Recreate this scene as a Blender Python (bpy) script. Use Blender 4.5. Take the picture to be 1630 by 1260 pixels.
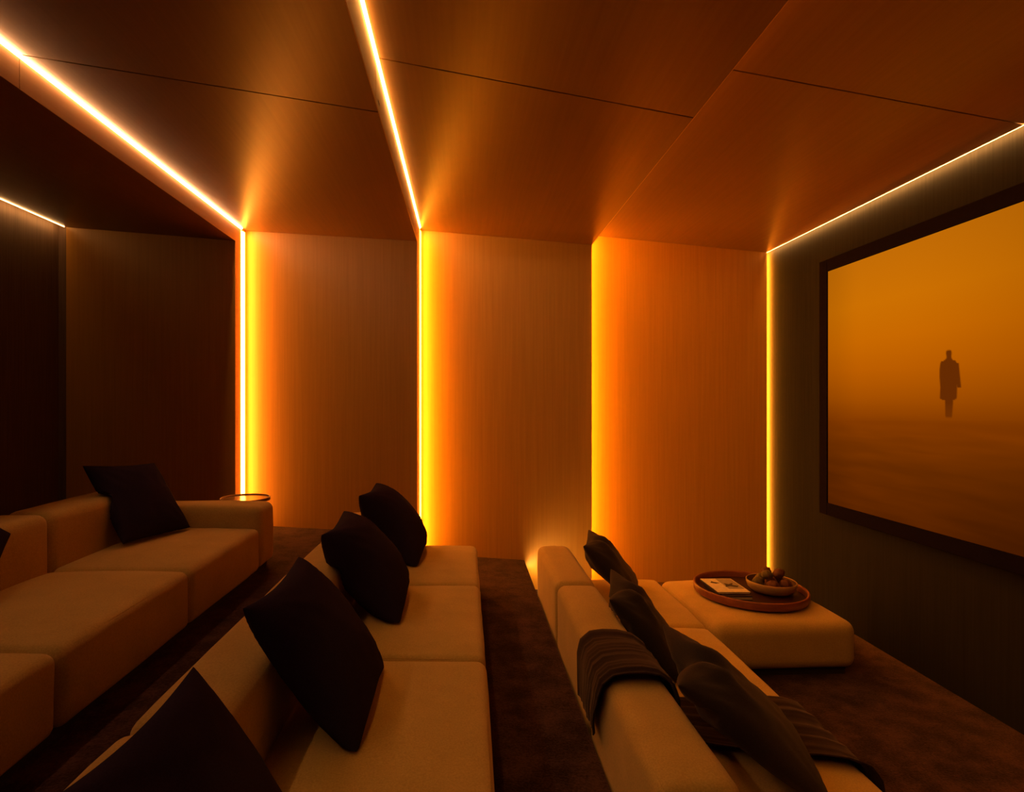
import bpy, bmesh, math, random
from mathutils import Vector, Matrix, noise

random.seed(7)
S = bpy.context.scene
COL = S.collection
for o in list(bpy.data.objects):
    bpy.data.objects.remove(o)

# ------------------------------------------------------------------ camera, world, exposure
CH = 1.904                      # eye height above the lowest tier
cam_d = bpy.data.cameras.new('camera')
cam_d.sensor_width = 36.0
cam_d.lens = 36.0 * 900.0 / 1630.0
cam_d.shift_x = 75.0 / 1630.0
cam_d.shift_y = 10.0 / 1630.0
cam_d.clip_start = 0.05
cam = bpy.data.objects.new('camera', cam_d)
cam.location = (0, 0, CH)
cam.rotation_euler = (math.pi / 2, 0, 0)
COL.objects.link(cam)
S.camera = cam
w = bpy.data.worlds.new('world')
w.use_nodes = True
w.node_tree.nodes['Background'].inputs[0].default_value = (0.50, 0.30, 0.75, 1)
w.node_tree.nodes['Background'].inputs[1].default_value = 0.008
S.world = w
S.view_settings.view_transform = 'Standard'
S.view_settings.look = 'None'
S.view_settings.exposure = 0.0
S.view_settings.gamma = 1.0
S.view_settings.use_curve_mapping = False

AMBER = (1.0, 0.30, 0.014)
WARM = (1.0, 0.50, 0.21)
E_WALL = {1: 36.0, 2: 37.0, 3: 46.0, 4: 310.0}
E_CEIL = {1: 46.0, 2: 44.0, 3: 85.0, 4: 60.0}
E_BACK = 13.0
E_STEP = 48.0
E_SCREEN = 0.95


# ------------------------------------------------------------------ materials
def new_mat(name):
    m = bpy.data.materials.new(name)
    m.use_nodes = True
    nt = m.node_tree
    return m, nt, nt.nodes['Principled BSDF']


def ramp(nt, stops):
    r = nt.nodes.new('ShaderNodeValToRGB')
    els = r.color_ramp.elements
    while len(els) < len(stops):
        els.new(0.5)
    for e, (p, c) in zip(els, stops):
        e.position = p
        e.color = (*c, 1)
    return r


def mapped_noise(nt, scale, detail=4, rough=0.55, nscale=1.0):
    tc = nt.nodes.new('ShaderNodeTexCoord')
    mp = nt.nodes.new('ShaderNodeMapping')
    mp.inputs['Scale'].default_value = scale
    nz = nt.nodes.new('ShaderNodeTexNoise')
    nz.inputs['Scale'].default_value = nscale
    nz.inputs['Detail'].default_value = detail
    nz.inputs['Roughness'].default_value = rough
    nt.links.new(tc.outputs['Object'], mp.inputs['Vector'])
    nt.links.new(mp.outputs['Vector'], nz.inputs['Vector'])
    return nz


def wood_mat(name, scale, dark, light, rough=0.36, bump=0.02, spec=0.45):
    m, nt, b = new_mat(name)
    nz = mapped_noise(nt, scale, 6, 0.6)
    r = ramp(nt, [(0.30, dark), (0.70, light)])
    nt.links.new(nz.outputs['Fac'], r.inputs['Fac'])
    nt.links.new(r.outputs['Color'], b.inputs['Base Color'])
    b.inputs['Roughness'].default_value = rough
    b.inputs['Specular IOR Level'].default_value = spec
    bp = nt.nodes.new('ShaderNodeBump')
    bp.inputs['Strength'].default_value = bump
    bp.inputs['Distance'].default_value = 0.01
    nt.links.new(nz.outputs['Fac'], bp.inputs['Height'])
    nt.links.new(bp.outputs['Normal'], b.inputs['Normal'])
    return m


def fabric_mat(name, dark, light, scale=190.0, rough=0.95, sheen=0.25, bump=0.35, tint=(1, 0.9, 0.8), spec=0.08):
    m, nt, b = new_mat(name)
    fine = mapped_noise(nt, (1, 1, 1), 3, 0.6, scale)
    big = mapped_noise(nt, (1, 1, 1), 3, 0.5, 5.0)
    mix = nt.nodes.new('ShaderNodeMath')
    mix.operation = 'MULTIPLY_ADD'
    mix.inputs[1].default_value = 0.35
    nt.links.new(big.outputs['Fac'], mix.inputs[0])
    mm = nt.nodes.new('ShaderNodeMath')
    mm.operation = 'MULTIPLY'
    mm.inputs[1].default_value = 0.65
    nt.links.new(fine.outputs['Fac'], mm.inputs[0])
    nt.links.new(mm.outputs[0], mix.inputs[2])
    r = ramp(nt, [(0.32, dark), (0.68, light)])
    nt.links.new(mix.outputs[0], r.inputs['Fac'])
    nt.links.new(r.outputs['Color'], b.inputs['Base Color'])
    b.inputs['Roughness'].default_value = rough
    b.inputs['Specular IOR Level'].default_value = spec
    b.inputs['Sheen Weight'].default_value = sheen
    b.inputs['Sheen Roughness'].default_value = 0.5
    b.inputs['Sheen Tint'].default_value = (*tint, 1)
    bp = nt.nodes.new('ShaderNodeBump')
    bp.inputs['Strength'].default_value = bump
    bp.inputs['Distance'].default_value = 0.002
    nt.links.new(fine.outputs['Fac'], bp.inputs['Height'])
    nt.links.new(bp.outputs['Normal'], b.inputs['Normal'])
    return m


def plain_mat(name, col, rough=0.5, spec=0.5, metallic=0.0):
    m, nt, b = new_mat(name)
    nz = mapped_noise(nt, (1, 1, 1), 3, 0.5, 40.0)
    r = ramp(nt, [(0.3, tuple(c * 0.88 for c in col)), (0.7, tuple(min(1, c * 1.1) for c in col))])
    nt.links.new(nz.outputs['Fac'], r.inputs['Fac'])
    nt.links.new(r.outputs['Color'], b.inputs['Base Color'])
    b.inputs['Roughness'].default_value = rough
    b.inputs['Specular IOR Level'].default_value = spec
    b.inputs['Metallic'].default_value = metallic
    return m


def emit_mat(name, col, strength):
    m = bpy.data.materials.new(name)
    m.use_nodes = True
    nt = m.node_tree
    nt.nodes.clear()
    out = nt.nodes.new('ShaderNodeOutputMaterial')
    e = nt.nodes.new('ShaderNodeEmission')
    e.inputs['Color'].default_value = (*col, 1)
    e.inputs['Strength'].default_value = strength
    nt.links.new(e.outputs[0], out.inputs['Surface'])
    return m


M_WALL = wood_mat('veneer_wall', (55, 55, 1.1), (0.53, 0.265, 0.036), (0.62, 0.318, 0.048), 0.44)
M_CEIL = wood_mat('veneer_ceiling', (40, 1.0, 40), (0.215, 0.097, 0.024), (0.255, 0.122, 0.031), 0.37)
M_REV = wood_mat('veneer_reveal', (30, 2, 30), (0.60, 0.31, 0.085), (0.68, 0.36, 0.10), 0.5)
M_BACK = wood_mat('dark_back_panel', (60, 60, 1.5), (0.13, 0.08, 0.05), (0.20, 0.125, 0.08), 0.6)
M_SCRW = wood_mat('taupe_screen_wall', (60, 60, 1.2), (0.019, 0.0175, 0.017), (0.027, 0.0245, 0.024), 0.9, 0.03, 0.0)
M_SOFA = fabric_mat('tan_woven_upholstery', (0.44, 0.295, 0.085), (0.64, 0.435, 0.135), 150.0)
M_PLINTH = fabric_mat('dark_plinth_cloth', (0.03, 0.02, 0.015), (0.05, 0.03, 0.02))
M_PIL = fabric_mat('black_cushion_cloth', (0.021, 0.014, 0.032), (0.034, 0.023, 0.050), 240, 0.95, 0.0, 0.25, (1, 0.8, 0.7), 0.02)
M_PIL2 = fabric_mat('charcoal_velvet_cloth', (0.028, 0.021, 0.022), (0.050, 0.039, 0.038), 240, 0.8, 0.12, 0.25, (1, 0.8, 0.7), 0.06)
M_THROW = fabric_mat('dark_brown_throw_knit', (0.017, 0.010, 0.011), (0.036, 0.021, 0.021), 160, 0.9, 0.2, 0.5, (1, 0.75, 0.6))
M_TRAY = wood_mat('red_brown_tray_wood', (6, 30, 30), (0.20, 0.055, 0.022), (0.30, 0.09, 0.035), 0.38)
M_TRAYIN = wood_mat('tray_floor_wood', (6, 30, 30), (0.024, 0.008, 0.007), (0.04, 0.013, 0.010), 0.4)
M_BOWL = wood_mat('pale_bowl_wood', (12, 12, 60), (0.34, 0.21, 0.09), (0.46, 0.29, 0.13), 0.45)
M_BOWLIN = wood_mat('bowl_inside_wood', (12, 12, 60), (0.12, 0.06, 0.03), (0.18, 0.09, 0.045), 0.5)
M_POD = plain_mat('dark_red_brown_seed_pod', (0.13, 0.045, 0.025), 0.7, 0.3)
M_PODG = plain_mat('olive_brown_seed_pod', (0.12, 0.085, 0.03), 0.7, 0.3)
M_FRAME = plain_mat('black_velvet_frame', (0.010, 0.007, 0.014), 0.9, 0.0)
M_TABLE = plain_mat('bronze_table_lacquer', (0.30, 0.17, 0.08), 0.16, 0.6)
M_TABLEM = plain_mat('dark_bronze_metal', (0.30, 0.16, 0.08), 0.35, 0.5, 0.3)
M_PAPER = plain_mat('book_pages', (0.62, 0.52, 0.42), 0.8, 0.2)
M_COVER = plain_mat('cream_cover_print', (0.80, 0.70, 0.58), 0.45, 0.4)
M_COVERG = plain_mat('grey_cover_photo', (0.36, 0.32, 0.31), 0.45, 0.4)
M_INK = plain_mat('dark_cover_ink', (0.05, 0.035, 0.03), 0.5, 0.4)
M_BOOKD = plain_mat('dark_book_cloth', (0.035, 0.02, 0.02), 0.5, 0.4)


def carpet_mat():
    m, nt, b = new_mat('brown_pile_carpet')
    a = mapped_noise(nt, (1, 1, 1), 5, 0.65, 6.0)
    f = mapped_noise(nt, (1, 1, 1), 3, 0.7, 90.0)
    mx = nt.nodes.new('ShaderNodeMath')
    mx.operation = 'MULTIPLY_ADD'
    mx.inputs[1].default_value = 0.45
    nt.links.new(f.outputs['Fac'], mx.inputs[0])
    h = nt.nodes.new('ShaderNodeMath')
    h.operation = 'MULTIPLY'
    h.inputs[1].default_value = 0.55
    nt.links.new(a.outputs['Fac'], h.inputs[0])
    nt.links.new(h.outputs[0], mx.inputs[2])
    r = ramp(nt, [(0.42, (0.018, 0.0088, 0.009)), (0.60, (0.085, 0.042, 0.036))])
    nt.links.new(mx.outputs[0], r.inputs['Fac'])
    nt.links.new(r.outputs['Color'], b.inputs['Base Color'])
    b.inputs['Roughness'].default_value = 0.9
    b.inputs['Specular IOR Level'].default_value = 0.03
    b.inputs['Sheen Weight'].default_value = 0.15
    b.inputs['Sheen Roughness'].default_value = 0.45
    b.inputs['Sheen Tint'].default_value = (1, 0.75, 0.6, 1)
    bp = nt.nodes.new('ShaderNodeBump')
    bp.inputs['Strength'].default_value = 0.7
    bp.inputs['Distance'].default_value = 0.012
    nt.links.new(mx.outputs[0], bp.inputs['Height'])
    nt.links.new(bp.outputs['Normal'], b.inputs['Normal'])
    return m


M_CARPET = carpet_mat()


# ------------------------------------------------------------------ helpers
def link(name, me, mat, parent=None, loc=(0, 0, 0), smooth=False):
    o = bpy.data.objects.new(name, me)
    COL.objects.link(o)
    o.location = loc
    if parent is not None:
        o.parent = parent
    if mat is not None:
        me.materials.append(mat)
    if smooth:
        me.polygons.foreach_set('use_smooth', [True] * len(me.polygons))
    return o


def bm_obj(name, bm, mat, parent=None, loc=(0, 0, 0), smooth=False):
    bmesh.ops.recalc_face_normals(bm, faces=bm.faces[:])
    me = bpy.data.meshes.new(name)
    bm.to_mesh(me)
    bm.free()
    return link(name, me, mat, parent, loc, smooth)


def empty(name, loc, rotz=0.0):
    o = bpy.data.objects.new(name, None)
    o.empty_display_size = 0.1
    o.location = loc
    o.rotation_euler = (0, 0, rotz)
    COL.objects.link(o)
    return o


def tag(o, label, cat, group=None, kind=None):
    o['label'] = label
    o['category'] = cat
    if group:
        o['group'] = group
    if kind:
        o['kind'] = kind
    return o


def add_hexa(bm, pts):
    """eight points: bottom ring of four, top ring of four"""
    v = [bm.verts.new(p) for p in pts]
    for f in ((3, 2, 1, 0), (4, 5, 6, 7), (0, 1, 5, 4), (1, 2, 6, 5), (2, 3, 7, 6), (3, 0, 4, 7)):
        bm.faces.new([v[i] for i in f])


def add_box(bm, x0, x1, y0, y1, z0, z1):
    add_hexa(bm, [(x0, y0, z0), (x1, y0, z0), (x1, y1, z0), (x0, y1, z0),
                  (x0, y0, z1), (x1, y0, z1), (x1, y1, z1), (x0, y1, z1)])


def box_obj(name, b, mat, parent=None, bevel=0.0):
    bm = bmesh.new()
    add_box(bm, *b)
    if bevel:
        bmesh.ops.bevel(bm, geom=bm.edges[:], offset=bevel, segments=2, affect='EDGES', profile=0.5)
    return bm_obj(name, bm, mat, parent)


def zc(h):
    return CH - h


def soft_axis(a, b, r, n_round, n_mid):
    L = b - a
    r = min(r, L * 0.49)
    out = []
    for i in range(n_round):
        out.append(a + r * (1 - math.cos(0.5 * math.pi * i / n_round)))
    for i in range(n_mid + 1):
        out.append(a + r + (L - 2 * r) * i / n_mid)
    for i in range(1, n_round + 1):
        out.append(b - r + r * math.sin(0.5 * math.pi * i / n_round))
    return out


def softbox(x0, x1, y0, y1, z0, z1, r, crown=0.0, nm=8, side=0.0, seed=0.0, wob=0.0, rbot=None):
    """upholstered block: rounded edges, crowned top, softly swollen sides"""
    nr = 5
    X, Y, Z = soft_axis(x0, x1, r, nr, nm), soft_axis(y0, y1, r, nr, nm), soft_axis(z0, z1, r, nr, max(3, nm // 2))
    bm = bmesh.new()
    cache = {}

    def vert(i, j, k):
        key = (i, j, k)
        if key in cache:
            return cache[key]
        p = Vector((X[i], Y[j], Z[k]))
        q = Vector((min(max(p.x, x0 + r), x1 - r), min(max(p.y, y0 + r), y1 - r), min(max(p.z, z0 + r), z1 - r)))
        d = p - q
        # only axes that sit on an outer face count towards the rounding direction
        n = Vector((0, 0, 0))
        if i == 0: n.x = -1
        elif i == len(X) - 1: n.x = 1
        if j == 0: n.y = -1
        elif j == len(Y) - 1: n.y = 1
        if k == 0: n.z = -1
        elif k == len(Z) - 1: n.z = 1
        if d.length > 1e-9:
            d.normalize()
            p = q + d * r
        cx, cy, cz = (x0 + x1) / 2, (y0 + y1) / 2, (z0 + z1) / 2
        u, v, t = (p.x - cx) / ((x1 - x0) / 2), (p.y - cy) / ((y1 - y0) / 2), (p.z - cz) / ((z1 - z0) / 2)
        fu, fv, ft = max(0, 1 - u * u), max(0, 1 - v * v), max(0, 1 - t * t)
        if t > 0:
            p.z += crown * (fu ** 0.6) * (fv ** 0.6) * t
        if side:
            p.x += side * u * fv ** 0.5 * ft ** 0.5
            p.y += side * 0.5 * v * fu ** 0.5 * ft ** 0.5
        if wob:
            s = noise.noise(Vector((p.x * 2.3 + seed, p.y * 2.3, p.z * 2.3)))
            s2 = noise.noise(Vector((p.x * 7 + seed, p.y * 7, p.z * 7)))
            dv = Vector((n.x, n.y, n.z))
            if dv.length > 0:
                p += dv.normalized() * wob * (s + 0.4 * s2)
        cache[key] = bm.verts.new(p)
        return cache[key]

    def face(a, b, c, d):
        try:
            bm.faces.new((vert(*a), vert(*b), vert(*c), vert(*d)))
        except ValueError:
            pass
    nx, ny, nz = len(X) - 1, len(Y) - 1, len(Z) - 1
    for i in range(nx):
        for j in range(ny):
            face((i, j, 0), (i, j + 1, 0), (i + 1, j + 1, 0), (i + 1, j, 0))
            face((i, j, nz), (i + 1, j, nz), (i + 1, j + 1, nz), (i, j + 1, nz))
        for k in range(nz):
            face((i, 0, k), (i + 1, 0, k), (i + 1, 0, k + 1), (i, 0, k + 1))
            face((i, ny, k), (i, ny, k + 1), (i + 1, ny, k + 1), (i + 1, ny, k))
    for j in range(ny):
        for k in range(nz):
            face((0, j, k), (0, j, k + 1), (0, j + 1, k + 1), (0, j + 1, k))
            face((nx, j, k), (nx, j + 1, k), (nx, j + 1, k + 1), (nx, j, k + 1))
    return bm


def lathe(bm, prof, n=48, cx=0.0, cy=0.0):
    rings = []
    for r, z in prof:
        if r < 1e-6:
            rings.append([bm.verts.new((cx, cy, z))])
        else:
            rings.append([bm.verts.new((cx + r * math.cos(2 * math.pi * i / n), cy + r * math.sin(2 * math.pi * i / n), z)) for i in range(n)])
    for a, b in zip(rings[:-1], rings[1:]):
        for i in range(n):
            j = (i + 1) % n
            if len(a) == 1 and len(b) == 1:
                continue
            if len(a) == 1:
                bm.faces.new((a[0], b[i], b[j]))
            elif len(b) == 1:
                bm.faces.new((a[i], a[j], b[0]))
            else:
                bm.faces.new((a[i], a[j], b[j], b[i]))


# ------------------------------------------------------------------ setting
YN = -1.2                                    # near end of what is built
TIER1, TIER2, TIER3 = zc(1.309), zc(1.613), 0.0
EDGE12, EDGE23 = -1.03, 0.612
XS = 3.2                                     # screen wall
XB = -4.31                                   # back wall

fl = box_obj('floor', (EDGE23 - 0.002, XS + 0.1, YN, 6.1, -0.12, TIER3), M_CARPET)
tag(fl, 'dark brown carpet of the lowest tier before the screen', 'floor', kind='structure')
fl = box_obj('floor', (EDGE12, EDGE23, YN, 6.1, -0.12, TIER2), M_CARPET, bevel=0.012)
tag(fl, 'brown carpeted middle tier with the aisle between middle and front sofas', 'floor', kind='structure')
fl = box_obj('floor', (-4.6, EDGE12 - 0.002, YN, 6.1, -0.12, TIER1), M_CARPET, bevel=0.012)
tag(fl, 'brown carpet of the highest tier under the rear sofa', 'floor', kind='structure')

# sections: x start, x end, depth start, depth end, ceiling height over the eye at start / end
SEC = [
    (-4.22, -2.347, 5.985, 5.78, 1.853, 1.650),
    (-2.347, -0.475, 6.05, 5.62, 1.832, 1.600),
    (-0.475, 1.262, 6.05, 5.62, 1.840, 1.563),
    (1.262, 3.15, 6.05, 5.90, 1.792, 1.561),
]
RT = 0.004
SEAM = [None, (2.98, 3.12), (3.02, 3.11), (3.0, 3.18)]

wall = empty('wall_far', (0, 6, 0))
tag(wall, 'wood veneered side wall of four angled bays with glowing vertical edges', 'wall', kind='structure')
ceil = empty('ceiling', (0, 2, 3.6))
tag(ceil, 'wood veneered ceiling of angled panels stepping along lit edges', 'ceiling', kind='structure')


def child(name, bm, mat, parent, smooth=False):
    for v in bm.verts:
        v.co -= parent.location
    return bm_obj(name, bm, mat, parent, (0, 0, 0), smooth)


def cbox(name, b, mat, parent):
    bm = bmesh.new()
    add_box(bm, *b)
    return child(name, bm, mat, parent)


for k, (xs, xe, ys, ye, hs, he) in enumerate(SEC):
    bm = bmesh.new()
    zt0, zt1 = (CH + hs) + 0.012, (CH + he) + 0.012
    add_hexa(bm, [(xs, ys, -0.05), (xe - 0.001, ye, -0.05), (xe - 0.001, ye + 0.04, -0.05), (xs, ys + 0.04, -0.05),
                  (xs, ys, zt0), (xe - 0.001, ye, zt1), (xe - 0.001, ye + 0.04, zt1), (xs, ys + 0.04, zt0)])
    child('wall_panel', bm, M_WALL, wall)
    # ceiling: a far piece and a near piece either side of the joint
    zs, ze = (CH + hs), (CH + he)
    if SEAM[k]:
        a, b = SEAM[k]
        g = 0.005
        pieces = [((a + g, b + g), (6.07, 6.07)), ((YN, YN), (a - g, b - g))]
    else:
        pieces = [((YN, YN), (6.07, 6.07))]
    for (a0, b0), (a1, b1) in pieces:
        bm = bmesh.new()
        xq = xe - (RT + 0.0002)
        zq = ze + (zs - ze) * (RT + 0.0002) / (xe - xs)
        add_hexa(bm, [(xs, a0, zs), (xq, b0, zq), (xq, b1, zq), (xs, a1, zs),
                      (xs, a0, zs + 0.04), (xq, b0, zq + 0.04), (xq, b1, zq + 0.04), (xs, a1, zs + 0.04)])
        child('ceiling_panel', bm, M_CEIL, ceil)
    if SEAM[k]:
        a, b = SEAM[k]
        bm = bmesh.new()
        add_hexa(bm, [(xs, a - 0.03, zs + 0.045), (xe, b - 0.03, ze + 0.045), (xe, b + 0.03, ze + 0.045), (xs, a + 0.03, zs + 0.045),
                      (xs, a - 0.03, zs + 0.06), (xe, b - 0.03, ze + 0.06), (xe, b + 0.03, ze + 0.06), (xs, a + 0.03, zs + 0.06)])
        child('joint_backing', bm, M_FRAME, ceil)
    # reveal that steps back up (and back out) to the next bay
    hn = SEC[k + 1][4] if k < 3 else 1.70
    cbox('wall_reveal', (xe - RT, xe, ye, 6.08, -0.05, ze), M_REV, wall)
    jy = SEAM[k + 1][0] if k < 3 else 3.18
    top = (CH + hn) + 0.04
    cbox('ceiling_reveal', (xe - RT, xe, jy + 0.003, 6.08, ze, top), M_REV, ceil)
    cbox('ceiling_reveal', (xe - RT, xe, YN, jy - 0.003, ze, top), M_REV, ceil)

# slot over the screen wall and over the back wall
cbox('slot_cap', (3.15, XS + 0.04, YN, 6.04, zc(-1.70), zc(-1.74)), M_REV, ceil)
cbox('slot_cap', (XB - 0.05, -4.22, YN, 6.04, zc(-1.96), zc(-2.0)), M_REV, ceil)
cbox('ceiling_reveal', (-4.22, -4.19, YN, 6.0, zc(-1.853) + 0.02, zc(-1.96)), M_REV, ceil)
cbox('slot_back', (3.15, XS + 0.04, 6.0, 6.04, -0.05, zc(-1.74)), M_REV, wall)
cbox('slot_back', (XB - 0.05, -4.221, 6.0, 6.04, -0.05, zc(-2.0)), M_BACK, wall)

wr = box_obj('wall_right', (XS, XS + 0.05, YN, 6.04, -0.12, zc(-1.74)), M_SCRW)
tag(wr, 'dark taupe wall that carries the large screen', 'wall', kind='structure')
wl = empty('wall_left', (XB, 2, 0))
tag(wl, 'dark back wall behind the rear sofa', 'wall', kind='structure')
for y0, y1 in ((YN, 0.9), (0.904, 3.4), (3.404, 5.999)):
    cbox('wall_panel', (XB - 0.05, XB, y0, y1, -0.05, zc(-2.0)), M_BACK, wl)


# ------------------------------------------------------------------ led strips
def led(b, col, strength, label, corner=None):
    """corner: 'y' upright / 'z' along the ceiling: a three sided diffuser that fills the corner of the reveal"""
    x0, x1, y0, y1, z0, z1 = b
    if corner:
        bm = bmesh.new()
        if corner == 'y':
            A = [(x0, y1, z0), (x0, y0, z0), (x1, y1, z0)]
            B_ = [(x0, y1, z1), (x0, y0, z1), (x1, y1, z1)]
        else:
            A = [(x0, y0, z1), (x0, y0, z0), (x1, y0, z1)]
            B_ = [(x0, y1, z1), (x0, y1, z0), (x1, y1, z1)]
        a, c = [bm.verts.new(p) for p in A], [bm.verts.new(p) for p in B_]
        bm.faces.new(a)
        bm.faces.new(c[::-1])
        for q in range(3):
            r = (q + 1) % 3
            bm.faces.new((a[q], a[r], c[r], c[q]))
        o = bm_obj('led_strip', bm, emit_mat('led_glow', col, strength))
    else:
        o = box_obj('led_strip', b, emit_mat('led_glow', col, strength))
    return tag(o, label, 'light strip', 'glowing led strips along panel edges')


ORD = {1: 'first', 2: 'second', 3: 'third', 4: 'fourth'}
PLACE = {1: 'beside the round side table', 2: 'rising behind the middle sofa', 3: 'rising behind the far end of the front sofa',
         4: 'in the corner beside the screen wall'}
for k in (1, 2, 3, 4):
    xe = SEC[k - 1][1]
    hs = SEC[k][4] if k < 4 else 1.606
    base = {1: TIER1, 2: TIER2, 3: 0.0, 4: 0.0}[k]
    led((xe + 0.0005, xe + 0.013, 5.92 if k < 4 else 5.945, 6.0 if k < 4 else 5.992, base + 0.002, (CH + hs) - 0.03), AMBER if k != 1 else (1, 0.30, 0.03), E_WALL[k],
        'upright amber led strip %s' % PLACE[k], 'y')
    led((xe + 0.0005, xe + (0.015 if k < 4 else 0.012), YN + 0.05, 5.94, (CH + hs) - (0.019 if k < 4 else 0.046), (CH + hs) - 0.004),
        {1: WARM, 2: (1, 0.47, 0.10), 3: AMBER, 4: (1, 0.46, 0.11)}[k], E_CEIL[k],
        'ceiling led strip %s' % {1: 'above the rear sofa, nearest the dark back wall', 2: 'running over the middle sofa',
                                  3: 'hidden over the front sofa behind a panel edge', 4: 'along the top of the screen wall'}[k], 'z')
led((-4.2205, -4.240, YN + 0.05, 5.96, zc(-1.843), zc(-1.872)), (1, 0.50, 0.16), E_BACK, 'dim led strip along the top of the dark back wall', 'z')
led((EDGE23 + 0.001, EDGE23 + 0.006, 4.98, 5.72, TIER2 - 0.075, TIER2 - 0.035), (1, 0.5, 0.12), E_STEP,
    'short led strip under the step nosing at the aisle end')

# ------------------------------------------------------------------ screen
SX = 3.12
Y0, Y1 = 1.33, 4.857                 # picture, near and far side
ZB, ZT = zc(0.863), zc(-1.122)
scr = empty('projection_screen', (XS, (Y0 + Y1) / 2, ZB - 0.1))
tag(scr, 'large black framed screen glowing orange with a lone figure in haze', 'screen')
B = 0.105
for b in ((SX - 0.012, XS, Y1, Y1 + B, ZB - B, ZT + B), (SX - 0.012, XS, Y0 - B, Y0, ZB - B, ZT + B),
          (SX - 0.012, XS, Y0, Y1, ZT, ZT + B), (SX - 0.012, XS, Y0, Y1, ZB - B, ZB)):
    bm = bmesh.new()
    add_box(bm, *b)
    bmesh.ops.bevel(bm, geom=bm.edges[:], offset=0.006, segments=2, affect='EDGES', profile=0.5)
    child('frame_bar', bm, M_FRAME, scr)


def lin(c):
    return tuple((x / 255 / 12.92) if x <= 10 else ((x / 255 + 0.055) / 1.055) ** 2.4 for x in c)


def lerp(a, b, t):
    return tuple(x + (y - x) * t for x, y in zip(a, b))


def sstep(a, b, x):
    t = min(1, max(0, (x - a) / (b - a)))
    return t * t * (3 - 2 * t)


FY, FZ0, FZ1 = 3.645, 0.0, 0.0
# a plain standing person in a long coat, as half widths left / right at heights (0 feet .. 1 crown)
FIG = [(0.0, -.10, .09), (.03, -.11, .10), (.20, -.115, .125), (.262, -.12, .13), (.268, -.27, .22), (.30, -.28, .24),
       (.45, -.265, .25), (.60, -.29, .29), (.72, -.29, .27), (.80, -.27, .24), (.835, -.25, .20), (.85, -.16, .12),
       (.875, -.085, .085), (.90, -.07, .075), (.955, -.088, .085), (.985, -.08, .075), (1.0, -.055, .05)]


def fig_mask(u, v, e=0.02):
    if v < -0.03 or v > 1.03:
        return 0.0
    vv = min(max(v, 0), 1)
    for (a, l0, r0), (b, l1, r1) in zip(FIG[:-1], FIG[1:]):
        if a <= vv <= b:
            t = (vv - a) / max(1e-6, b - a)
            l, r = l0 + (l1 - l0) * t, r0 + (r1 - r0) * t
            break
    m = sstep(l - e, l + e, u) * (1 - sstep(r - e, r + e, u))
    # the free arm swings a little away from the coat
    if 0.44 < v < 0.80:
        t = (0.80 - v) / 0.36
        c = 0.24 + 0.07 * t
        m = max(m, 1 - sstep(0.055 - e, 0.055 + e, abs(u - c)))
    return m * sstep(-0.02, 0.02, v) * (1 - sstep(0.99, 1.01, v))


def picture(s, t, y, z):
    """s: 0 far side .. 1 near side, t: 0 bottom .. 1 top"""
    sky = [(0.0, (92, 36, 0)), (0.08, (100, 40, 0)), (0.22, (112, 47, 0)), (0.36, (138, 60, 0)), (0.46, (172, 82, 0)),
           (0.56, (194, 96, 0)), (0.68, (208, 108, 0)), (0.82, (212, 116, 2)), (1.0, (202, 112, 6))]
    for (a, c0), (b, c1) in zip(sky[:-1], sky[1:]):
        if a <= t <= b:
            c = lerp(lin(c0), lin(c1), (t - a) / (b - a))
            break
    # brighter haze on the far half, dimmer towards the near side
    dim = 1.0 - 0.35 * sstep(0.2, 0.75, s) - 0.18 * (1 - sstep(0.0, 0.12, s))
    dim *= 1.0 - 0.35 * sstep(0.1, 0.6, s) * (1 - sstep(0.0, 0.35, t))
    if t < 0.40:
        n = noise.noise(Vector((s * 7, t * 34, 0.3))) + 0.5 * noise.noise(Vector((s * 16, t * 80, 2.3)))
        dim *= 1 + 0.17 * n * (1 - sstep(0.30, 0.42, t))
    n2 = noise.noise(Vector((s * 2.2, t * 2.0, 7.7)))
    dim *= 1 + 0.05 * n2
    c = tuple(x * dim for x in c)
    v = (z - FIGB) / FIGH
    u = (FY - y) / FIGH * 1.75
    m = fig_mask(u, v)
    if m > 0:
        c = lerp(c, lin((98, 40, 2)), m * (0.95 - 0.2 * (1 - sstep(0, 0.25, v))))
    return c


FIGB = zc((664 - 640) * FY / 900 * 1.0)
FIGH = 107 * FY / 900


def axis_lines(a, b, fa, fb, coarse, fine):
    out = []
    x = a
    while x < b - 1e-6:
        out.append(x)
        x += fine if fa <= x < fb else coarse
    out.append(b)
    return out


ys = axis_lines(Y0, Y1, FY - 0.16, FY + 0.16, 0.035, 0.0065)
zs = axis_lines(ZB, ZT, FIGB - 0.03, FIGB + FIGH + 0.03, 0.018, 0.0065)
verts, cols = [], []
for z in zs:
    for y in ys:
        verts.append((SX - scr.location.x, y - scr.location.y, z - scr.location.z))
        cols.append((*picture((Y1 - y) / (Y1 - Y0), (z - ZB) / (ZT - ZB), y, z), 1.0))
n = len(ys)
faces = [(j * n + i, (j + 1) * n + i, (j + 1) * n + i + 1, j * n + i + 1) for j in range(len(zs) - 1) for i in range(n - 1)]
me = bpy.data.meshes.new('display')
me.from_pydata(verts, [], faces)
ca = me.color_attributes.new('picture', 'FLOAT_COLOR', 'POINT')
ca.data.foreach_set('color', [x for c in cols for x in c])
m = bpy.data.materials.new('screen_picture')
m.use_nodes = True
nt = m.node_tree
nt.nodes.clear()
out = nt.nodes.new('ShaderNodeOutputMaterial')
e = nt.nodes.new('ShaderNodeEmission')
at = nt.nodes.new('ShaderNodeVertexColor')
at.layer_name = 'picture'
nt.links.new(at.outputs['Color'], e.inputs['Color'])
e.inputs['Strength'].default_value = E_SCREEN
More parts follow.
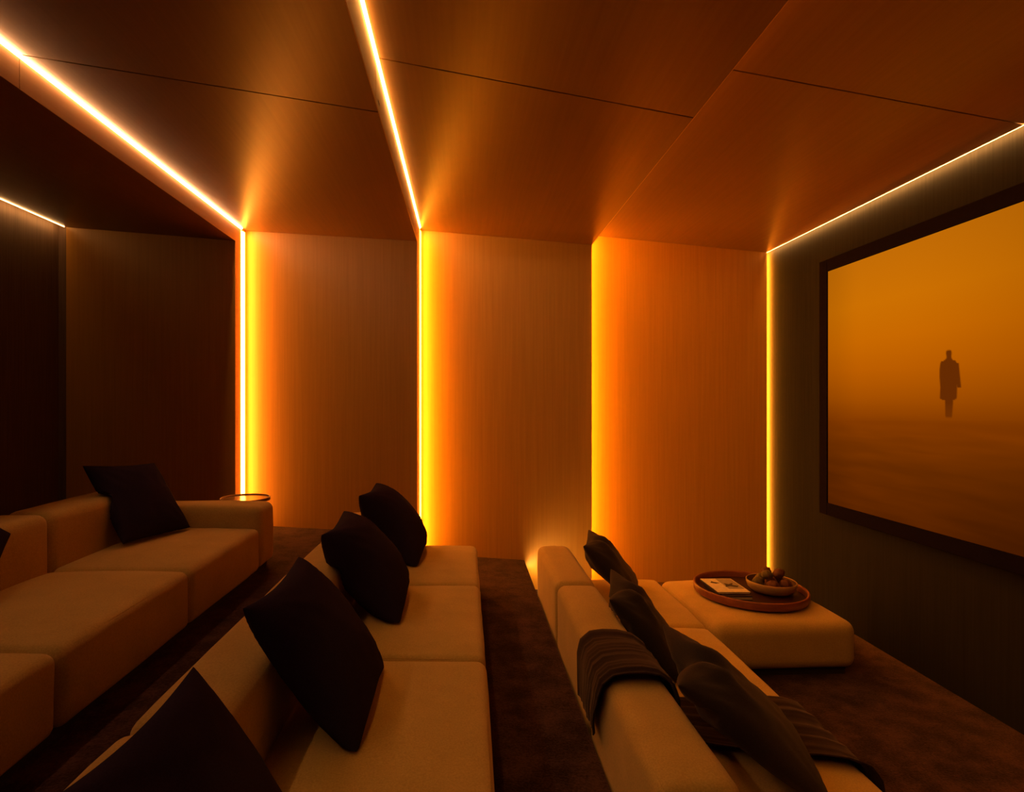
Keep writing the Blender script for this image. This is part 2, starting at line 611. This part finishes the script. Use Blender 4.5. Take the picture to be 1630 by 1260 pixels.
nt.links.new(e.outputs[0], out.inputs['Surface'])
link('display', me, m, scr)


# ------------------------------------------------------------------ sofas
def make_sofa(name, label, xr, xf, zf, ends, seat_h, back_h, back_t, arm=None):
    root = empty(name, ((xr + xf) / 2, ends[-1], zf))
    tag(root, label, 'sofa', 'rows of tan modular sofas')
    z0 = zf + 0.045
    y_far = arm[1] if arm else ends[0]
    cbox('plinth', (xr + 0.05, xf - 0.05, ends[-1] + 0.03, y_far - 0.03, zf, z0 + 0.02), M_PLINTH, root)
    for i, (a, b) in enumerate(zip(ends[:-1], ends[1:])):
        child('seat_cushion', softbox(xr + back_t - 0.02, xf, b + 0.004, a - 0.004, z0, zf + seat_h, 0.045, 0.022, 10, 0.006, i * 3.1 + xr, 0.006),
              M_SOFA, root, True)
        child('backrest', softbox(xr, xr + back_t, b + 0.004, a - 0.004, z0, zf + back_h, 0.055, 0.012, 10, 0.006, i * 5.7 + xr, 0.006),
              M_SOFA, root, True)
    if arm:
        child('armrest', softbox(xr, xf + 0.005, arm[0] + 0.006, arm[1], z0, zf + arm[2], 0.06, 0.012, 10, 0.006, 2.2, 0.006), M_SOFA, root, True)
    return root


make_sofa('modular_sofa', 'tan fabric rear sofa on the highest tier with a low armrest', -2.62, -1.545, TIER1,
          (4.27, 3.19, 2.16, 1.12, 0.08), 0.362, 0.68, 0.29, (4.27, 4.58, 0.515))
make_sofa('modular_sofa', 'tan fabric middle sofa strewn with large black cushions', -1.0, 0.10, TIER2,
          (4.90, 3.84, 2.73, 1.64, 0.55), 0.375, 0.67, 0.30)
make_sofa('modular_sofa', 'tan fabric front sofa with a throw over its backrest', 0.625, 1.66, TIER3,
          (4.90, 3.86, 2.83, 1.80, 0.77), 0.375, 0.665, 0.275)

ot = empty('ottoman', (2.20, 4.40, 0.0), math.radians(2.6))
tag(ot, 'square tan ottoman joined to the front sofa, carrying the round tray', 'ottoman')
bm_obj('cushion', softbox(-0.505, 0.51, -0.505, 0.51, 0.045, 0.375, 0.075, 0.022, 12, 0.006, 9.0, 0.006), M_SOFA, ot, smooth=True)
bm = bmesh.new()
add_box(bm, -0.45, 0.45, -0.45, 0.45, 0.0, 0.06)
bm_obj('plinth', bm, M_PLINTH, ot)


# ------------------------------------------------------------------ cushions
def make_pillow(label, center, size, lean, yaw=0.0, roll=0.0, T=0.095, mat=M_PIL, chop=0.0, seed=0.0, group='black throw cushions', aspect=1.0, sofa=None):
    """lean: tilt of the face away from upright (degrees, top towards -X); yaw about Z; roll in its own plane"""
    N = 30
    bm = bmesh.new()
    half = size / 2
    grid = {}
    for side in (1, -1):
        for i in range(N + 1):
            for j in range(N + 1):
                edge = i in (0, N) or j in (0, N)
                if side == -1 and edge:
                    grid[(side, i, j)] = grid[(1, i, j)]
                    continue
                u = math.sin(math.pi / 2 * (2 * i / N - 1))
                v = math.sin(math.pi / 2 * (2 * j / N - 1))
                x = half * aspect * u * (1 - 0.085 * (1 - v * v))
                z = half * v * (1 - 0.085 * (1 - u * u))
                t = T * (max(0, (1 - u * u)) * max(0, (1 - v * v))) ** 0.42
                d = 0.0
                for cu, cv in ((-1, -1), (1, -1), (-1, 1), (1, 1)):       # gathers that run out of the corners
                    dx, dv = u - cu, v - cv
                    rr = math.hypot(dx, dv)
                    d += 0.007 * math.sin(7 * math.atan2(dv, dx) * 2 + seed + cu) * math.exp(-((rr - 0.45) / 0.35) ** 2)
                d += 0.012 * noise.noise(Vector((u * 1.7 + seed, v * 1.7, side * 3.0)))
                d += 0.005 * noise.noise(Vector((u * 5 + seed, v * 5, side * 3.0)))
                w_ = ((1 - u * u) * (1 - v * v)) ** 0.4 if not edge else 0
                y = side * (t + d * w_)
                if chop:
                    g = math.exp(-(u / 0.36) ** 2)
                    up = sstep(0.05, 1.0, v)
                    z -= chop * size * g * up
                    y += side * 0.05 * g * up * w_ - side * 0.07 * math.exp(-(u / 0.14) ** 2) * sstep(0.2, 0.9, v) * w_
                    y += side * 0.03 * math.exp(-((abs(u) - 0.5 + 0.25 * v) / 0.14) ** 2) * sstep(-0.3, 0.6, v) * w_
                grid[(side, i, j)] = bm.verts.new((x, y, z))
    for side in (1, -1):
        for i in range(N):
            for j in range(N):
                f = [grid[(side, i, j)], grid[(side, i + 1, j)], grid[(side, i + 1, j + 1)], grid[(side, i, j + 1)]]
                try:
                    bm.faces.new(f if side == 1 else f[::-1])
                except ValueError:
                    pass
    # local x = width, z = height, y = thickness -> width along +Y, face towards +X
    R = (Matrix.Rotation(math.radians(yaw), 4, 'Z') @ Matrix.Rotation(math.radians(-lean), 4, 'Y')
         @ Matrix.Rotation(math.radians(90), 4, 'Z') @ Matrix.Rotation(math.radians(roll), 4, 'Y'))
    o = bm_obj('throw_cushion', bm, mat, smooth=True)
    MW = Matrix.Translation(center) @ R
    o.matrix_world = MW
    if sofa:
        settle(o.data, MW, *sofa, 0.004)
    tag(o, label, 'cushion', group)
    return o


def lean_pillow(label, xb, hb, xt, ht, y0, y1, **kw):
    """from its bottom and top edge (x, height below the eye) and its run along the sofa"""
    b, t = Vector((xb, 0, zc(hb))), Vector((xt, 0, zc(ht)))
    c = (b + t) / 2
    ln = (t - b).length
    lean = math.degrees(math.atan2(xb - xt, zc(ht) - zc(hb)))
    return make_pillow(label, (c.x, (y0 + y1) / 2, c.z), ln, lean, aspect=(y1 - y0) / ln, **kw)


def settle(me, MW, back_x, seat_z, back_z, m):
    """push what would sink into the seat or the backrest back onto its surface: the cushion gives way"""
    inv = MW.inverted()
    for v in me.vertices:
        p = MW @ v.co
        if p.x > back_x - 0.05 and p.z < seat_z + m:
            p.z = seat_z + m
        if p.z < back_z + m and p.x < back_x + m:
            dx, dz = back_x + m - p.x, back_z + m - p.z
            if dx < 0.16 or dz > 0.07:
                p.x = back_x + m
            else:
                p.z = back_z + m
        v.co = inv @ p
    me.update()


ROW1 = (-2.316, TIER1 + 0.392, TIER1 + 0.705)
ROW2 = (-0.692, TIER2 + 0.404, TIER2 + 0.69)
ROW3 = (0.916, 0.404, 0.692)
ROW3T = (0.960, 0.450, 0.735)
# middle sofa, far to near
lean_pillow('black cushion at the far end of the middle sofa', -0.345, 1.225, -0.77, 0.69, 4.17, 4.82, seed=1.0, yaw=-2, T=0.18, sofa=ROW2)
lean_pillow('black cushion on the middle sofa, second from its far end', -0.375, 1.225, -0.79, 0.72, 3.08, 3.75, seed=2.3, yaw=2, T=0.175, sofa=ROW2)
lean_pillow('large black cushion facing the aisle on the middle sofa, beside the nearest seat joint', -0.375, 1.225, -0.765, 0.71, 1.95, 2.60, seed=4.1, yaw=0, T=0.135, sofa=ROW2)
lean_pillow('black cushion on the near end of the middle sofa, cut by the frame', -0.375, 1.225, -0.745, 0.71, 0.95, 1.51, seed=5.2, yaw=-3, sofa=ROW2)
# rear sofa
lean_pillow('black cushion leaning beside the armrest of the rear sofa', -2.08, 0.925, -2.46, 0.44, 3.66, 4.24, seed=6.6, yaw=-14, roll=5, T=0.10, sofa=ROW1)
make_pillow('black cushion on the rear sofa of which only a corner shows', (-2.30, 2.44, zc(0.665)), 0.60, 25, 0, 45, seed=7.1, sofa=ROW1)
# front sofa
lean_pillow('black cushion at the far end of the front sofa, its corner pointing up', 1.37, 1.51, 0.97, 1.09, 4.22, 4.80, seed=8.3, mat=M_PIL2, chop=0.05, yaw=-16, sofa=ROW3)
lean_pillow('charcoal cushion with a dented top between the throw and the far cushion', 1.25, 1.51, 0.87, 1.09, 3.06, 3.66, seed=9.7, mat=M_PIL2, chop=0.08, yaw=-15, sofa=ROW3)
lean_pillow('charcoal cushion with a deep crease lying on the dark throw', 1.42, 1.48, 0.88, 1.08, 2.08, 2.70, seed=3.6, mat=M_PIL2, chop=0.10, yaw=-14, sofa=ROW3T)


# ------------------------------------------------------------------ throw over the front sofa
def make_throw():
    path = [(0.605, 0.40), (0.606, 0.50), (0.607, 0.60), (0.620, 0.655), (0.66, 0.690), (0.72, 0.700), (0.79, 0.702), (0.85, 0.692),
            (0.898, 0.660), (0.918, 0.60), (0.922, 0.52), (0.935, 0.44), (0.98, 0.412), (1.06, 0.410), (1.2, 0.412), (1.34, 0.413),
            (1.48, 0.412), (1.58, 0.408), (1.645, 0.392), (1.675, 0.35), (1.682, 0.26), (1.684, 0.17)]
    # resample
    pts = []
    for (a, b) in zip(path[:-1], path[1:]):
        L = math.hypot(b[0] - a[0], b[1] - a[1])
        k = max(1, int(L / 0.018))
        for i in range(k):
            pts.append((a[0] + (b[0] - a[0]) * i / k, a[1] + (b[1] - a[1]) * i / k))
    pts.append(path[-1])
    P = len(pts)
    dist = [0.0]
    for a, b in zip(pts[:-1], pts[1:]):
        dist.append(dist[-1] + math.hypot(b[0] - a[0], b[1] - a[1]))
    W = 70
    bm = bmesh.new()
    V = []
    for i, (x, z) in enumerate(pts):
        a, b = pts[max(0, i - 1)], pts[min(P - 1, i + 1)]
        tx, tz = b[0] - a[0], b[1] - a[1]
        L = math.hypot(tx, tz) or 1
        nx, nz = -tz / L, tx / L
        s = dist[i]
        t = s / dist[-1]
        ynear = 2.47 + 0.10 * math.exp(-((s - 0.05) / 0.12) ** 2) - 0.12 * sstep(0.7, 1.3, s) - 0.05 * sstep(1.3, 1.6, s)
        yfar = 2.93 + 0.03 * math.sin(s * 6) - 0.12 * sstep(0.6, 1.2, s)
        row = []
        for j in range(W + 1):
            f = j / W
            y = ynear + (yfar - ynear) * f
            wv = f + 0.05 * noise.noise(Vector((s * 1.6, f * 2, 4.0)))
            fold = 0.5 + 0.5 * noise.noise(Vector((wv * 9.0, s * 0.9, 2.0)))
            fine = 0.5 + 0.5 * noise.noise(Vector((wv * 26.0, s * 1.8, 6.0)))
            d = 0.004 + 0.022 * fold + 0.008 * fine
            if f < 0.06:
                d += 0.010 * (1 - f / 0.06)
            row.append(bm.verts.new((x + nx * d, y, z + nz * d)))
        V.append(row)
    for i in range(P - 1):
        for j in range(W):
            bm.faces.new((V[i][j], V[i][j + 1], V[i + 1][j + 1], V[i + 1][j]))
    bmesh.ops.recalc_face_normals(bm, faces=bm.faces[:])
    geo = bmesh.ops.solidify(bm, geom=bm.faces[:], thickness=0.006)
    o = bm_obj('throw_blanket', bm, M_THROW, smooth=True)
    tag(o, 'dark brown folded throw draped over the backrest and seat of the front sofa', 'throw')


make_throw()

# ------------------------------------------------------------------ tray with its books and bowl
TZ = 0.403
TXC, TYC = 2.235, 4.44
tray = empty('serving_tray', (TXC, TYC, TZ))
tag(tray, 'round red-brown wooden tray with a raised rim on the ottoman', 'tray')
bm = bmesh.new()
lathe(bm, [(0.0, 0.0), (0.37, 0.0), (0.385, 0.006), (0.385, 0.016), (0.0, 0.016)], 72)
bm_obj('tray_floor', bm, M_TRAYIN, tray)
bm = bmesh.new()
lathe(bm, [(0.386, 0.0), (0.402, 0.004), (0.408, 0.012), (0.410, 0.055), (0.407, 0.062), (0.400, 0.064), (0.393, 0.060), (0.390, 0.050), (0.386, 0.017), (0.386, 0.0)], 96)
bm_obj('tray_rim', bm, M_TRAY, tray, smooth=True)


def make_book(label, x0, x1, y0, y1, z0, z1, cover, rot=0.0, printed=False):
    cx, cy = (x0 + x1) / 2, (y0 + y1) / 2
    r = empty('book', (cx, cy, z0), math.radians(rot))
    tag(r, label, 'book', 'books stacked on the tray')
    hx, hy, h = (x1 - x0) / 2, (y1 - y0) / 2, z1 - z0
    ct = 0.003
    bm = bmesh.new()
    add_box(bm, -hx + 0.004, hx - 0.004, -hy + 0.003, hy - 0.004, ct, h - ct)
    bm_obj('page_block', bm, M_PAPER, r)
    bm = bmesh.new()
    add_box(bm, -hx, hx, -hy, hy, 0, ct)
    bm_obj('back_cover', bm, cover if not printed else M_BOOKD, r)
    bm = bmesh.new()
    add_box(bm, -hx, -hx + 0.003, -hy, hy, ct, h - ct)
    bm_obj('spine', bm, M_BOOKD, r)
    bm = bmesh.new()
    add_box(bm, -hx, hx, -hy, hy, h - ct, h)
    fc = bm_obj('front_cover', bm, cover, r)
    if printed:
        def patch(name, pts, mat, dz):
            b2 = bmesh.new()
            lo = [b2.verts.new((px, py, h)) for px, py in pts]
            hi = [b2.verts.new((px, py, h + dz)) for px, py in pts]
            b2.faces.new(hi)
            for i in range(len(pts)):
                j = (i + 1) % len(pts)
                b2.faces.new((lo[i], lo[j], hi[j], hi[i]))
            bm_obj(name, b2, mat, fc)
        patch('cover_photo', [(-0.005, -hy + 0.07), (hx - 0.008, -hy + 0.07), (hx - 0.008, hy - 0.008), (-0.005, hy - 0.008)], M_COVERG, 0.0004)
        patch('cover_mark', [(-0.085, 0.055), (-0.05, 0.035), (-0.012, 0.052), (-0.045, 0.072), (-0.062, 0.095)], M_INK, 0.0006)
        patch('cover_mark', [(-0.01, -0.045), (0.03, -0.03), (0.075, -0.055), (0.10, -0.02), (0.06, 0.0), (0.085, 0.05), (0.04, 0.02), (0.012, 0.045), (0.008, 0.0)], M_INK, 0.0008)
    return r


BZ = TZ + 0.0165
make_book('dark thin book at the bottom of the tray stack', 1.925, 2.165, 4.245, 4.555, BZ, BZ + 0.026, M_BOOKD, -1.5)
make_book('dark book in the middle of the tray stack', 1.92, 2.15, 4.242, 4.55, BZ + 0.0265, BZ + 0.050, M_BOOKD, 1.0)
make_book('pale book with a grey photograph on its cover, topmost on the tray', 1.892, 2.135, 4.225, 4.545, BZ + 0.0505, BZ + 0.068, M_COVER, 0.0, True)

BX, BY = 2.405, 4.44
bowl = empty('wooden_bowl', (BX, BY, BZ))
tag(bowl, 'shallow pale wooden bowl full of dried pods on the tray', 'bowl')
bm = bmesh.new()
lathe(bm, [(0.0, 0.0), (0.11, 0.0), (0.145, 0.012), (0.168, 0.035), (0.178, 0.065), (0.180, 0.086), (0.176, 0.090), (0.172, 0.086)], 64)
bm_obj('bowl_shell', bm, M_BOWL, bowl, smooth=True)
bm = bmesh.new()
lathe(bm, [(0.172, 0.086), (0.168, 0.062), (0.155, 0.035), (0.12, 0.018), (0.0, 0.014)], 64)
bm_obj('bowl_lining', bm, M_BOWLIN, bowl, smooth=True)


def pod_bm(r, seed):
    """dried pod: ribbed, pointed body"""
    bm = bmesh.new()
    prof = []
    n, k = 24, 12
    rings = []
    for q in range(k + 1):
        a = math.pi * q / k
        z = -math.cos(a) * r * 0.9
        rr = math.sin(a) ** 0.8 * r
        if q in (0, k):
            rings.append([bm.verts.new((0, 0, z * (1.15 if q == k else 1)))])
            continue
        ring = []
        for i in range(n):
            t = 2 * math.pi * i / n
            rib = 1 + 0.13 * math.cos(6 * t + 0.35 * q) + 0.12 * noise.noise(Vector((math.cos(t) * 2 + seed, math.sin(t) * 2, q * 0.4)))
            ring.append(bm.verts.new((rr * rib * math.cos(t), rr * rib * math.sin(t), z)))
        rings.append(ring)
    for a, b in zip(rings[:-1], rings[1:]):
        for i in range(n):
            j = (i + 1) % n
            if len(a) == 1:
                bm.faces.new((a[0], b[j], b[i]))
            elif len(b) == 1:
                bm.faces.new((a[i], a[j], b[0]))
            else:
                bm.faces.new((a[i], a[j], b[j], b[i]))
    return bm


PODS = [(0.100, 250, 0.076, 0.041, M_POD, 'dark red-brown dried pod at the front of the bowl'),
        (0.100, 178, 0.076, 0.041, M_PODG, 'olive brown dried pod by the rim nearest the books'),
        (0.100, 106, 0.076, 0.041, M_PODG, 'olive brown dried pod at the back of the bowl'),
        (0.100, 34, 0.076, 0.041, M_POD, 'dark red-brown dried pod at the back, on the screen side'),
        (0.100, 322, 0.076, 0.041, M_POD, 'dark red-brown dried pod at the front, on the screen side'),
        (0.0, 0, 0.076, 0.041, M_POD, 'dark dried pod in the middle under the topmost pods'),
        (0.058, 214, 0.141, 0.038, M_PODG, 'topmost dried pod on the side of the books, olive brown'),
        (0.058, 358, 0.141, 0.040, M_POD, 'topmost dried pod on the screen side, dark red-brown'),
        (0.058, 96, 0.144, 0.034, M_POD, 'topmost dried pod at the back, dark red-brown')]
for i, (pr, pa, dz, r, mt, lb) in enumerate(PODS):
    a = math.radians(pa)
    o = bm_obj('dried_pod', pod_bm(r, i * 3.7), mt, None, (BX + pr * math.cos(a), BY + pr * math.sin(a), BZ + dz), True)
    o.rotation_euler = (random.uniform(-.6, .6), random.uniform(-.6, .6), random.uniform(0, 6))
    tag(o, lb, 'dried pod', 'dried pods in the wooden bowl')

# ------------------------------------------------------------------ side table behind the rear armrest
tb = empty('side_table', (-1.98, 5.10, TIER1))
tag(tb, 'small round side table with a glossy top behind the rear armrest', 'table')
bm = bmesh.new()
lathe(bm, [(0.0, 0.425), (0.195, 0.425), (0.205, 0.430), (0.205, 0.443), (0.0, 0.443)], 64)
bm_obj('tabletop', bm, M_TABLE, tb)
bm = bmesh.new()
lathe(bm, [(0.206, 0.425), (0.214, 0.428), (0.214, 0.452), (0.211, 0.454), (0.207, 0.452), (0.206, 0.425)], 64)
bm_obj('rim', bm, M_TABLEM, tb, smooth=True)
bm = bmesh.new()
lathe(bm, [(0.0, 0.02), (0.022, 0.02), (0.022, 0.425), (0.0, 0.425)], 24)
bm_obj('post', bm, M_TABLEM, tb, smooth=True)
bm = bmesh.new()
lathe(bm, [(0.0, 0.0), (0.15, 0.0), (0.155, 0.004), (0.15, 0.014), (0.03, 0.02), (0.0, 0.02)], 48)
bm_obj('base', bm, M_TABLEM, tb, smooth=True)
